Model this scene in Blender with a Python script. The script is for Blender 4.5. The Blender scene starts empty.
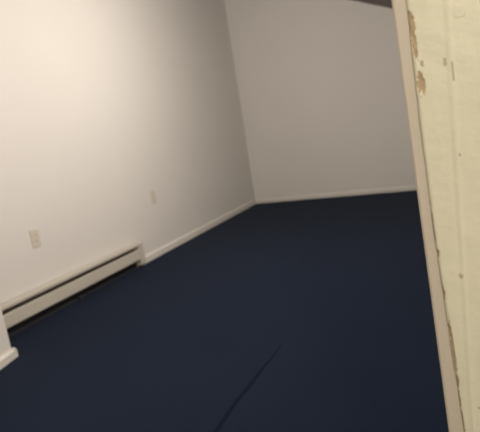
import bpy, bmesh, math, random
from mathutils import Vector, Matrix, noise
random.seed(4)
C = bpy.context.scene.collection
S = bpy.context.scene
CX, L = 2.5846, 6.0145            # camera x, depth of the far corner

# ------------------------------------------------------------------ materials
def mat(name, col, rough=.6, var=.0, scale=8, bump=.0, bscale=60, spec=.4, col2=None):
    m = bpy.data.materials.new(name); m.use_nodes = True
    nt = m.node_tree; b = nt.nodes['Principled BSDF']
    b.inputs['Roughness'].default_value = rough
    b.inputs['Specular IOR Level'].default_value = spec
    tc = nt.nodes.new('ShaderNodeTexCoord')
    n = nt.nodes.new('ShaderNodeTexNoise'); n.inputs['Scale'].default_value = scale; n.inputs['Detail'].default_value = 4
    nt.links.new(tc.outputs['Object'], n.inputs['Vector'])
    mx = nt.nodes.new('ShaderNodeMix'); mx.data_type = 'RGBA'
    c2 = col2 or tuple(c*(1-var) for c in col)
    mx.inputs['A'].default_value = (*col, 1); mx.inputs['B'].default_value = (*c2, 1)
    nt.links.new(n.outputs['Fac'], mx.inputs['Factor'])
    nt.links.new(mx.outputs['Result'], b.inputs['Base Color'])
    if bump:
        k = nt.nodes.new('ShaderNodeTexNoise'); k.inputs['Scale'].default_value = bscale; k.inputs['Detail'].default_value = 3
        nt.links.new(tc.outputs['Object'], k.inputs['Vector'])
        bp = nt.nodes.new('ShaderNodeBump'); bp.inputs['Strength'].default_value = bump; bp.inputs['Distance'].default_value = .01
        nt.links.new(k.outputs['Fac'], bp.inputs['Height']); nt.links.new(bp.outputs['Normal'], b.inputs['Normal'])
    return m
M_wall = mat('painted_plaster', (.66, .64, .60), .75, .04, 2.5, .05, 90, .25)
M_ceil = mat('dark_grey_ceiling', (.25, .215, .21), .8, .08, 4, .05, 60, .2)  # one even dark grey over the sloped ceiling
M_carpet = mat('navy_carpet', (.0060, .0108, .0240), .97, .0, 3.2, .5, 260, .05, col2=(.0084, .0144, .0302))
bs = M_carpet.node_tree.nodes['Principled BSDF']          # fibre sheen of the pile
bs.inputs['Sheen Weight'].default_value = .05; bs.inputs['Sheen Roughness'].default_value = .35; bs.inputs['Sheen Tint'].default_value = (.8, .87, 1, 1)
M_seam = mat('navy_carpet_seam', (.0060, .0080, .0150), .98, .0, 30, .4, 200, .03, col2=(.0085, .0110, .0195))
M_trim = mat('white_trim_gloss', (.66, .64, .59), .4, .05, 12, .02, 40, .4)
M_heat = mat('cream_enamel', (.51, .48, .415), .42, .08, 6, .02, 40, .4)
M_dark = mat('dark_heater_inside', (.21, .175, .14), .8)
M_gap_feet = mat('black_gap_shade_and_feet', (.022, .022, .025), .9)  # near-black: painted shade of the gap under the heater, also its feet
M_fin = mat('aluminium_fins', (.22, .21, .19), .5, .3, 80)
M_plate = mat('ivory_plastic', (.585, .54, .45), .35, .04, 20)
M_slot = mat('outlet_slots', (.10, .08, .06), .6)
M_cream = mat('aged_cream_paint', (.72, .69, .525), .5, .0, 9, .18, 45, .35, col2=(.66, .625, .46))
M_edge = mat('worn_cream_paint', (.60, .535, .43), .55, .0, 14, .05, 60, .3, col2=(.52, .46, .36))
M_wood = mat('bare_wood', (.34, .25, .145), .8, .0, 30, .3, 120, .1, col2=(.56, .43, .27))
M_grime = mat('grey_grime', (.40, .34, .24), .7, .0, 40, col2=(.50, .43, .30))

# ------------------------------------------------------------------ helpers
def obj(name, bm, mats, parent=None, smooth=False):
    me = bpy.data.meshes.new(name)
    bmesh.ops.recalc_face_normals(bm, faces=bm.faces[:])
    bm.to_mesh(me); bm.free()
    for m in (mats if isinstance(mats, (list, tuple)) else [mats]): me.materials.append(m)
    if smooth: me.polygons.foreach_set('use_smooth', [True]*len(me.polygons))
    o = bpy.data.objects.new(name, me); C.objects.link(o)
    if parent: o.parent = parent
    return o
def struct(name, bm, m, label=None, cat=None, smooth=False):
    o = obj(name, bm, m, None, smooth); o['kind'] = 'structure'
    if label: o['label'] = label
    if cat: o['category'] = cat
    return o
def empty(name, loc, label, cat, group=None):
    o = bpy.data.objects.new(name, None); C.objects.link(o); o.location = loc; o.empty_display_size = .05
    o['label'] = label; o['category'] = cat
    if group: o['group'] = group
    return o
def hexa(bm, bot, top):
    v = [bm.verts.new(p) for p in bot] + [bm.verts.new(p) for p in top]
    n = len(bot)
    bm.faces.new(v[:n]); bm.faces.new(v[n:])
    for i in range(n): bm.faces.new((v[i], v[(i+1) % n], v[n+(i+1) % n], v[n+i]))
def box(x0, y0, z0, x1, y1, z1, bm=None, bev=0):
    b = bmesh.new()
    hexa(b, [(x0,y0,z0),(x1,y0,z0),(x1,y1,z0),(x0,y1,z0)], [(x0,y0,z1),(x1,y0,z1),(x1,y1,z1),(x0,y1,z1)])
    bmesh.ops.recalc_face_normals(b, faces=b.faces[:])
    if bev: bmesh.ops.bevel(b, geom=b.edges[:], offset=bev, segments=2, affect='EDGES', profile=.5)
    if bm is None: return b
    me = bpy.data.meshes.new('tmp'); b.to_mesh(me); b.free(); bm.from_mesh(me); bpy.data.meshes.remove(me)
    return bm
def sweep(profile, a, b, out):
    """profile: list of (d, z), d measured along 'out' from the line a-b on the floor"""
    bm = bmesh.new(); a, b, out = Vector(a), Vector(b), Vector(out)
    rows = [[bm.verts.new(p + out*d + Vector((0,0,z))) for d, z in profile] for p in (a, b)]
    n = len(profile)
    for i in range(n): bm.faces.new((rows[0][i], rows[0][(i+1) % n], rows[1][(i+1) % n], rows[1][i]))
    bm.faces.new(rows[0]); bm.faces.new(rows[1])
    return bm
def ceil_z(x, y): return 2.130 - .455*(x - 1.403) + .15*(L - y)

# ------------------------------------------------------------------ the setting
W = 3.4                                   # right wall
FA = math.tan(-.0333)                     # the far wall is not quite square to the side wall
NY0, NY1 = .60, .72                       # the wall with the doorway
DX0, DZ = 1.22, 2.03                      # doorway left side, head
def far_y(x): return L + FA*x
# floor
bm = bmesh.new()
hexa(bm, [(-.12,-1.6,-.06),(W+.12,-1.6,-.06),(W+.12,L+.12,-.06),(-.12,L+.12,-.06)],
         [(-.12,-1.6,0),(W+.12,-1.6,0),(W+.12,L+.12,0),(-.12,L+.12,0)])
floor = struct('floor', bm, M_carpet, 'dark navy blue wall to wall carpet floor', 'carpet floor')
# seam where two widths of carpet meet, a shallow lip along the room
bm = bmesh.new(); prev = None
for i in range(60):
    y = 1.0 + i*(2.12-1.0)/59
    x = 1.708 + .004*math.sin(y*7) + .002*math.sin(y*23)
    w = .0095*min(1, (2.14-y)/.5 + .12)
    pts = [(x-w, y, .0005), (x-w*.4, y, .0016), (x+w*.3, y, .0014), (x+w, y, .0005)]
    row = [bm.verts.new(p) for p in pts]
    if prev:
        for k in range(3): bm.faces.new((prev[k], prev[k+1], row[k+1], row[k]))
    prev = row
o = obj('carpet_seam', bm, M_seam, floor, True); o['label'] = 'dark seam line between two widths of navy carpet'
# left wall, far wall, right wall
def wall_poly(name, pts, push, m, label, cat='wall'):
    bm = bmesh.new(); hexa(bm, pts, [tuple(Vector(p)+Vector(push)) for p in pts])
    return struct(name, bm, m, label, cat)
wall_poly('wall_left', [(0,-.0+NY0,0),(0,L,0),(0,L,ceil_z(0,L)),(0,NY0,ceil_z(0,NY0))], (-.12,0,0), M_wall,
          'long off white side wall with heater and outlets')
wall_poly('wall_far', [(0,L,0),(W,far_y(W),0),(W,far_y(W),ceil_z(W,far_y(W))),(0,L,ceil_z(0,L))], (0,.12,0), M_wall,
          'off white end wall under the dark sloped ceiling')
wall_poly('wall_right', [(W,NY0,0),(W,far_y(W),0),(W,far_y(W),ceil_z(W,far_y(W))),(W,NY0,ceil_z(W,NY0))], (.12,0,0), M_wall,
          'off white wall behind the door frame')
# ceiling, one sloped plane
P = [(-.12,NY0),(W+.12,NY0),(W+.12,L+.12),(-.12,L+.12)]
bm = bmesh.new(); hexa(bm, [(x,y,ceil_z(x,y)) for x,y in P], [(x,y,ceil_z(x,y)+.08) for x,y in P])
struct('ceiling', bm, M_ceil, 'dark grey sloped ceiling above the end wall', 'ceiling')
# near wall with the doorway in it
bm = bmesh.new()
def slab(x0, x1, z0):
    hexa(bm, [(x0,NY0,z0),(x1,NY0,z0),(x1,NY1,z0),(x0,NY1,z0)],
         [(x0,NY0,ceil_z(x0,NY0)),(x1,NY0,ceil_z(x1,NY0)),(x1,NY1,ceil_z(x1,NY1)),(x0,NY1,ceil_z(x0,NY1))])
slab(0, DX0-.022, 0); slab(DX0-.022, 2.565, DZ+.022); slab(2.565, W, 0)
struct('wall_near', bm, M_wall, 'wall around the doorway', 'wall')
# short wall that juts out at the near left, with its outer corner
JC, JN = Vector((.302, 1.818, 0)), Vector((.562, NY1, 0))    # its outer corner and where it meets the doorway wall
foot = [(0,NY1), (JN.x,JN.y), (JC.x,JC.y), (0,JC.y)]
bm = bmesh.new(); hexa(bm, [(x,y,0) for x,y in foot], [(x,y,ceil_z(x,y)) for x,y in foot])
struct('wall_entry', bm, M_wall, 'short pale wall corner at the lower left, nearer than the heater', 'wall')
# landing on the camera side
HY = -1.5
wall_poly('wall_landing_back', [(.9,HY,0),(W,HY,0),(W,HY,2.4),(.9,HY,2.4)], (0,-.1,0), M_wall, 'wall behind the landing')
wall_poly('wall_landing_left', [(.9,HY,0),(.9,NY0,0),(.9,NY0,2.4),(.9,HY,2.4)], (-.1,0,0), M_wall, 'side wall of the landing')
wall_poly('wall_landing_right', [(W,HY,0),(W,NY0,0),(W,NY0,2.4),(W,HY,2.4)], (.1,0,0), M_wall, 'other side wall of the landing')
bm = box(.8, HY-.1, 2.4, W+.1, NY0, 2.46); struct('ceiling_landing', bm, M_wall, 'flat ceiling of the landing', 'ceiling')

# baseboards
HE = 3.435                                # far end of the heater
def base_profile(h, t): return [(0,0),(t,0),(t,h*.72),(t*.82,h*.84),(t*.45,h*.93),(t*.35,h),(0,h)]
struct('baseboard_left', sweep(base_profile(.062,.014), (0,HE+.012,0), (0,L,0), (1,0,0)), M_trim,
       'white baseboard running from the heater to the corner', 'baseboard')
struct('baseboard_far', sweep(base_profile(.050,.012), (.014,far_y(.014),0), (W,far_y(W),0), (-math.sin(-.0333)*-1*-1,-1,0)), M_trim,
       'thin white baseboard along the end wall', 'baseboard')
struct('baseboard_right', sweep(base_profile(.055,.013), (W,NY1,0), (W,far_y(W)-.012,0), (-1,0,0)), M_trim,
       'white baseboard along the wall behind the door frame', 'baseboard')
jd = (JC-JN).normalized(); jo = Vector((jd.y, -jd.x, 0))
bm = sweep(base_profile(.050,.018), JN, JC + jd*.016, jo)
b2 = sweep(base_profile(.050,.018), (0,JC.y,0), (JC.x+.0165,JC.y,0), (0,1,0))
me = bpy.data.meshes.new('tmp'); b2.to_mesh(me); b2.free(); bm.from_mesh(me); bpy.data.meshes.remove(me)
struct('baseboard_entry', bm, M_trim, 'white baseboard wrapping the wall corner at lower left', 'baseboard')

# ------------------------------------------------------------------ baseboard heater
HS = 1.90
h = empty('baseboard_heater', (0, (HS+HE)/2, 0), 'long cream electric baseboard heater on the left wall, dark slot along its top', 'heater')
def hobj(name, bm, m, smooth=False):
    for v in bm.verts: v.co.y -= (HS+HE)/2
    return obj(name, bm, m, h, smooth)
H, D, CAP = .206, .062, .062
A, B = HS+CAP, HE-CAP
hobj('back_panel', box(.0005, HS+.004, .001, .006, HE-.004, H-.004), M_heat)
# top hood: folds forward and turns down as a lip
hobj('top_hood', sweep([(.006,H-.004),(.006,H),(.048,H),(.060,H-.006),(D,H-.012),(D,H-.025),(D-.003,H-.025),(D-.003,H-.013),(.047,H-.004)],
                       (0,A-.002,0), (0,B+.002,0), (1,0,0)), M_heat)
# front cover with rolled upper and lower edges
hobj('front_panel', sweep([(D-.012,.151),(D-.004,.153),(D+.001,.148),(D+.001,.074),(D-.004,.068),(D-.014,.066),(D-.014,.069),(D-.006,.071),(D-.003,.075),(D-.003,.147),(D-.006,.150),(D-.012,.148)],
                          (0,A-.002,0), (0,B+.002,0), (1,0,0)), M_heat)
bm = sweep([(.007,.055),(.010,.055),(.010,H-.006),(.007,H-.006)], (0,A,0), (0,B,0), (1,0,0))
hobj('inner_liner', bm, M_dark)
hobj('gap_shade_strip', sweep([(.007,.001),(.012,.001),(.012,.056),(.007,.056)], (0,A,0), (0,B,0), (1,0,0)), M_gap_feet)  # added strip, its black stands in for the shade below the front panel
bm = bmesh.new()
n = 88
for i in range(n):
    y = A+.02 + (B-A-.04)*i/(n-1); box(.013, y-.0006, 0.080, .046, y+.0006, .140, bm)
bmesh.ops.create_cone(bm, segments=12, radius1=.009, radius2=.009, depth=B-A-.006, cap_ends=True,
    matrix=Matrix.Translation((.030,(A+B)/2,.11)) @ Matrix.Rotation(math.pi/2,4,'X'))
hobj('heating_element', bm, M_fin)
for y0, y1 in ((HS, A), (B, HE)):
    bm = bmesh.new()
    pr = [(.0005,.018),(D-.010,.018),(D+.003,.030),(D+.003,H-.013),(D-.003,H-.003),(.050,H+.002),(.0005,H+.002)]
    hexa(bm, [(x,y0,z) for x,z in pr], [(x,y1,z) for x,z in pr])
    bmesh.ops.recalc_face_normals(bm, faces=bm.faces[:])
    bmesh.ops.bevel(bm, geom=bm.edges[:], offset=.0018, segments=2, affect='EDGES')
    c = hobj('end_cap', bm, M_heat)
    bm = bmesh.new()                      # screw in the cap
    bmesh.ops.create_cone(bm, segments=12, radius1=.0045, radius2=.0035, depth=.002, cap_ends=True,
        matrix=Matrix.Translation((D+.004,(y0+y1)/2,.10)) @ Matrix.Rotation(math.pi/2,4,'Y'))
    for v in bm.verts: v.co.y -= (HS+HE)/2
    obj('screw', bm, M_trim, c)
# feet that carry it off the carpet
for y in (HS+.03, (HS+HE)/2, HE-.03):
    hobj('foot', box(.002, y-.012, .0, .040, y+.012, .024), M_gap_feet)

# ------------------------------------------------------------------ wall outlets
def outlet(loc, label):
    o = empty('wall_outlet', loc, label, 'outlet', 'outlets on the left wall')
    bm = box(.0003, -.035, -.057, .006, .035, .057, bev=.0022)
    obj('cover_plate', bm, M_plate, o)
    for zc in (.0195, -.0195):
        bm = bmesh.new()
        ring = []
        for k in range(20):
            a = 2*math.pi*k/20; yy = .0165*math.cos(a); zz = max(-.0125, min(.0125, .0165*math.sin(a)))
            ring.append((yy, zz+zc))
        hexa(bm, [(.005,y,z) for y,z in ring], [(.0078,y,z) for y,z in ring])
        r = obj('socket', bm, M_plate, o)
        bm = bmesh.new()
        for yy in (-.0062, .0062): box(.0077, yy-.0011, zc-.001, .0081, yy+.0011, zc+.0075, bm)
        bmesh.ops.create_cone(bm, segments=10, radius1=.0024, radius2=.0024, depth=.0005, cap_ends=True,
            matrix=Matrix.Translation((.0079,0,zc-.007)) @ Matrix.Rotation(math.pi/2,4,'Y'))
        obj('slots', bm, M_slot, r)
    bm = bmesh.new()
    bmesh.ops.create_cone(bm, segments=12, radius1=.003, radius2=.0024, depth=.0014, cap_ends=True,
        matrix=Matrix.Translation((.0064,0,0)) @ Matrix.Rotation(math.pi/2,4,'Y'))
    obj('screw', bm, M_trim, o)
outlet((0, 2.422, .506), 'ivory wall outlet on the left wall above the heater')
outlet((0, 3.80, .508), 'ivory wall outlet on the left wall past the heater, nearer the corner')

# ------------------------------------------------------------------ door frame
d1 = bpy.data.objects.new('door_1', None); C.objects.link(d1); d1.location = (2.53, NY0, 0); d1.empty_display_size = .05
d1['kind'] = 'structure'; d1['label'] = 'old cream painted door frame with chipped paint at the right'; d1['category'] = 'door frame'
OFF = Vector((2.53, NY0, 0))
def dobj(name, bm, m, label=None, smooth=False):
    for v in bm.verts: v.co -= OFF
    o = obj(name, bm, m, d1, smooth)
    if label: o['label'] = label
    return o
def jx(z): return 2.5150 + (1.101-z)*(2.5289-2.5150)/(1.101-.604)      # out-of-plumb inner face of the jamb
EDGE = [(1.0962,2.5293),(.9749,2.5307),(.8554,2.5338),(.7513,2.5386),(.6135,2.5452)]
def cxi(z):                                   # worn, slightly bowed inner edge of the casing
    for (z0,x0), (z1,x1) in zip(EDGE, EDGE[1:]):
        if z >= z1 or (z1,x1) == EDGE[-1]: return x0 + (z-z0)*(x1-x0)/(z1-z0)
def rdg(z): return max(cxi(z)+.008, 2.5678 + (1.087-z)*(2.5588-2.5678)/(1.087-.74))  # paint ridge on its face
# jamb lining
bm = bmesh.new()
JY0 = .5922                                # its front edge stands almost flush with the casing
hexa(bm, [(jx(0)+.002,JY0,0),(jx(0),JY0+.002,0),(jx(0),NY1,0),(2.565,NY1,0),(2.565,JY0,0)],
         [(jx(DZ)+.002,JY0,DZ),(jx(DZ),JY0+.002,DZ),(jx(DZ),NY1,DZ),(2.565,NY1,DZ),(2.565,JY0,DZ)])
dobj('jamb', bm, M_edge, 'worn narrow strip at the opening')
dobj('jamb', box(DX0-.022, NY0, 0, DX0, NY1, DZ), M_edge)
dobj('head_jamb', box(DX0-.022, NY0, DZ, 2.565, NY1, DZ+.022), M_edge)
# casing: fine relief with chips knocked out of its inner edge
CY = .588
def P2(x, z): return Vector((x, z))
# chips as (px centre in world x, z, half width, half height, lean, kind)
CHIPS = [
    (2.5323, 1.0721, 0.00325, 0.01288, -0.041, 0),
    (2.5336, 1.051, 0.0025, 0.01503, -0.041, 0),
    (2.5362, 1.0112, 0.00407, 0.01127, -0.041, 1),
    (2.5281, 1.035, 0.00175, 0.00305, -0.041, 2),
    (2.528, 1.0239, 0.00176, 0.00409, -0.041, 2),
    (2.5391, 1.0319, 0.00192, 0.00353, -0.041, 2),
    (2.5609, 1.0287, 0.00149, 0.00497, -0.041, 2),
    (2.5674, 1.0166, 0.00092, 0.00897, -0.041, 2),
    (2.5297, 0.9273, 0.0013, 0.00758, -0.041, 0),
    (2.5297, 0.9001, 0.00101, 0.01979, -0.041, 2),
    (2.5668, 0.9334, 0.00104, 0.0021, -0.041, 2),
    (2.5356, 0.8293, 0.00236, 0.00456, -0.041, 1),
    (2.5357, 0.8075, 0.00103, 0.02309, -0.041, 2),
    (2.5376, 0.7819, 0.00249, 0.00819, -0.041, 1),
    (2.5409, 0.7418, 0.00167, 0.00597, -0.041, 1),
    (2.5427, 0.713, 0.00147, 0.03149, -0.041, 0),
    (2.5435, 0.6775, 0.00191, 0.00864, -0.041, 0),
    (2.5419, 0.665, 0.00234, 0.00995, -0.041, 1),
    (2.5435, 0.6513, 0.00213, 0.00751, -0.041, 1),
    (2.5448, 0.6288, 0.00171, 0.0152, -0.041, 0),
    (2.5577, 0.8023, 0.0018, 0.00285, -0.041, 2),
    (2.5639, 0.6456, 0.00104, 0.00248, -0.041, 2),
    (2.5343, 0.8609, 0.00102, 0.02242, -0.041, 2)]
OUT = 2.668
zs = [0, .2, .4, .52]; z = .54
while z < 1.16: zs.append(z); z += .0016
zs += [1.18, 1.3, 1.5, 1.8, DZ+.07]
ss = [0]; s = .0006
while s < .056: ss.append(s); s += .0011 if s < .03 else .002
ss += [.064, .075, .085]
bm = bmesh.new(); grid = []; kind = {}
def chip_at(x, z):
    best = 0; kd = 0
    for (cx, cz, hw, hh, ln, k) in CHIPS:
        dx = (x - cx - ln*(z-cz))/hw; dz = (z-cz)/hh
        if abs(dx) > 2 or abs(dz) > 2: continue
        nz = noise.noise(Vector((x*260, z*150, 3.1)))*.45 + noise.noise(Vector((x*700, z*420, 7.7)))*.25
        v = 1 - math.sqrt(dx*dx + dz*dz) + nz
        if v > best: best = v; kd = k
    return best, kd
for z in zs:
    row = []
    x0 = cxi(z)
    for i, s in enumerate(ss):
        x = x0 + s*(OUT-x0)/ss[-1] if s > .056 else x0 + s
        t = min(1, s/.004)
        y = CY + .004*(1-math.sqrt(max(0, 1-(1-t)**2)))               # rounded inner edge
        q = (x - rdg(z))/.0022; y -= .0007*math.exp(-q*q)             # ridge of built-up paint
        q = (x - rdg(z) + .004)/.0022; y += .00015*math.exp(-q*q)
        if x - rdg(z) > 0: y += min(.0008, (x-rdg(z))*.03)
        y += .00035*noise.noise(Vector((x*60, z*18, 0)))              # brush drag
        if .53 < z < 1.17:
            v, k = chip_at(x, z)
            if v > 0 and k < 2: y += min(.0012, v*.004)
        row.append(bm.verts.new((x, y, z)))
    grid.append(row)
for j in range(len(zs)-1):
    for i in range(len(ss)-1):
        f = bm.faces.new((grid[j][i], grid[j][i+1], grid[j+1][i+1], grid[j+1][i])); f.smooth = True
        c = f.calc_center_median()
        v, k = chip_at(c.x, c.z)
        if v > 0 and .54 < c.z < 1.16: f.material_index = 1 if k < 2 else 2
# sides and back of the casing
for j in range(len(zs)-1):
    for i in (0, -1):
        a, b = grid[j][i], grid[j+1][i]
        c = bm.verts.new((b.co.x, NY0, b.co.z)); e = bm.verts.new((a.co.x, NY0, a.co.z)); bm.faces.new((a, b, c, e))
bmesh.ops.remove_doubles(bm, verts=bm.verts[:], dist=1e-6)
dobj('casing', bm, [M_cream, M_wood, M_grime], 'cream casing board with flaked paint along its edge')
# painted-over latch plate near the top of the view
bm = bmesh.new()
pts = []
for k in range(24):
    a = 2*math.pi*k/24; pts.append((2.5846-.011*CY*0 + .0060*math.copysign(abs(math.cos(a))**.6, math.cos(a)), .0068*math.copysign(abs(math.sin(a))**.6, math.sin(a))))
LX, LZ = 2.5781, 1.0743
o_ = [(LX + (px-2.5846), CY+.0016, LZ+pz) for px, pz in pts]
i_ = [(LX + (px-2.5846)*.84, CY-.0004, LZ+pz*.84) for px, pz in pts]
hexa(bm, o_, i_)
dobj('painted_plate', bm, M_cream)
dobj('casing', box(DX0-.105, CY, 0, DX0-.012, NY0, DZ+.07), M_cream)
dobj('head_casing', box(DX0-.012, CY, DZ+.008, 2.50-.0, NY0, DZ+.09), M_cream)

# ------------------------------------------------------------------ light
def lamp(name, loc, e, col, r):
    l = bpy.data.lights.new(name, 'POINT'); l.energy = e; l.color = col; l.shadow_soft_size = r
    o = bpy.data.objects.new(name, l); C.objects.link(o); o.location = loc; return o
lamp('room_light', (1.8, 3.0, 1.95), 50, (1, .905, .815), .12)
lamp('room_light', (1.6, 1.4, 1.70), 60, (1, .895, .82), .12)  # added unseen fill that lifts the near end of the left wall
l = bpy.data.lights.new('left_wall_fill', 'AREA'); l.shape = 'DISK'; l.size = .25; l.energy = 17; l.color = (1, .91, .81)  # added unseen area light brightening the left wall, not an actual fitting
o = bpy.data.objects.new('left_wall_fill', l); C.objects.link(o); o.location = (1.6, 3.2, 2.0)
o.rotation_euler = Vector((-1, .3, -.7)).to_track_quat('-Z', 'Y').to_euler()
lamp('landing_lamp', (3.0, -.55, 1.75), 38, (1, .92, .83), .10)
w = bpy.data.worlds.new('world'); S.world = w; w.use_nodes = True
w.node_tree.nodes['Background'].inputs['Color'].default_value = (.9, .92, 1, 1)
w.node_tree.nodes['Background'].inputs['Strength'].default_value = .02

# ------------------------------------------------------------------ camera
yaw, pitch, roll, F = .44017, .17035, -.16120, 524.57
fw = Vector((-math.sin(yaw)*math.cos(pitch), math.cos(yaw)*math.cos(pitch), -math.sin(pitch)))
r = Vector((math.cos(yaw), math.sin(yaw), 0)); u = r.cross(fw)
r2 = r*math.cos(roll) + u*math.sin(roll); u2 = -r*math.sin(roll) + u*math.cos(roll)
cd = bpy.data.cameras.new('camera'); cam = bpy.data.objects.new('camera', cd); C.objects.link(cam)
mw = Matrix((r2, u2, -fw)).transposed().to_4x4(); mw.translation = (CX, 0, 1.0); cam.matrix_world = mw
cd.sensor_fit = 'HORIZONTAL'; cd.sensor_width = 36; cd.lens = 36*F/480; cd.clip_start = .02
cd.dof.use_dof = True; cd.dof.focus_distance = .8
cd.dof.aperture_fstop = cd.lens/1000/.0055
S.camera = cam
S.view_settings.view_transform = 'Standard'; S.view_settings.look = 'None'
S.view_settings.gamma = 1; S.view_settings.exposure = 0; S.view_settings.use_curve_mapping = False
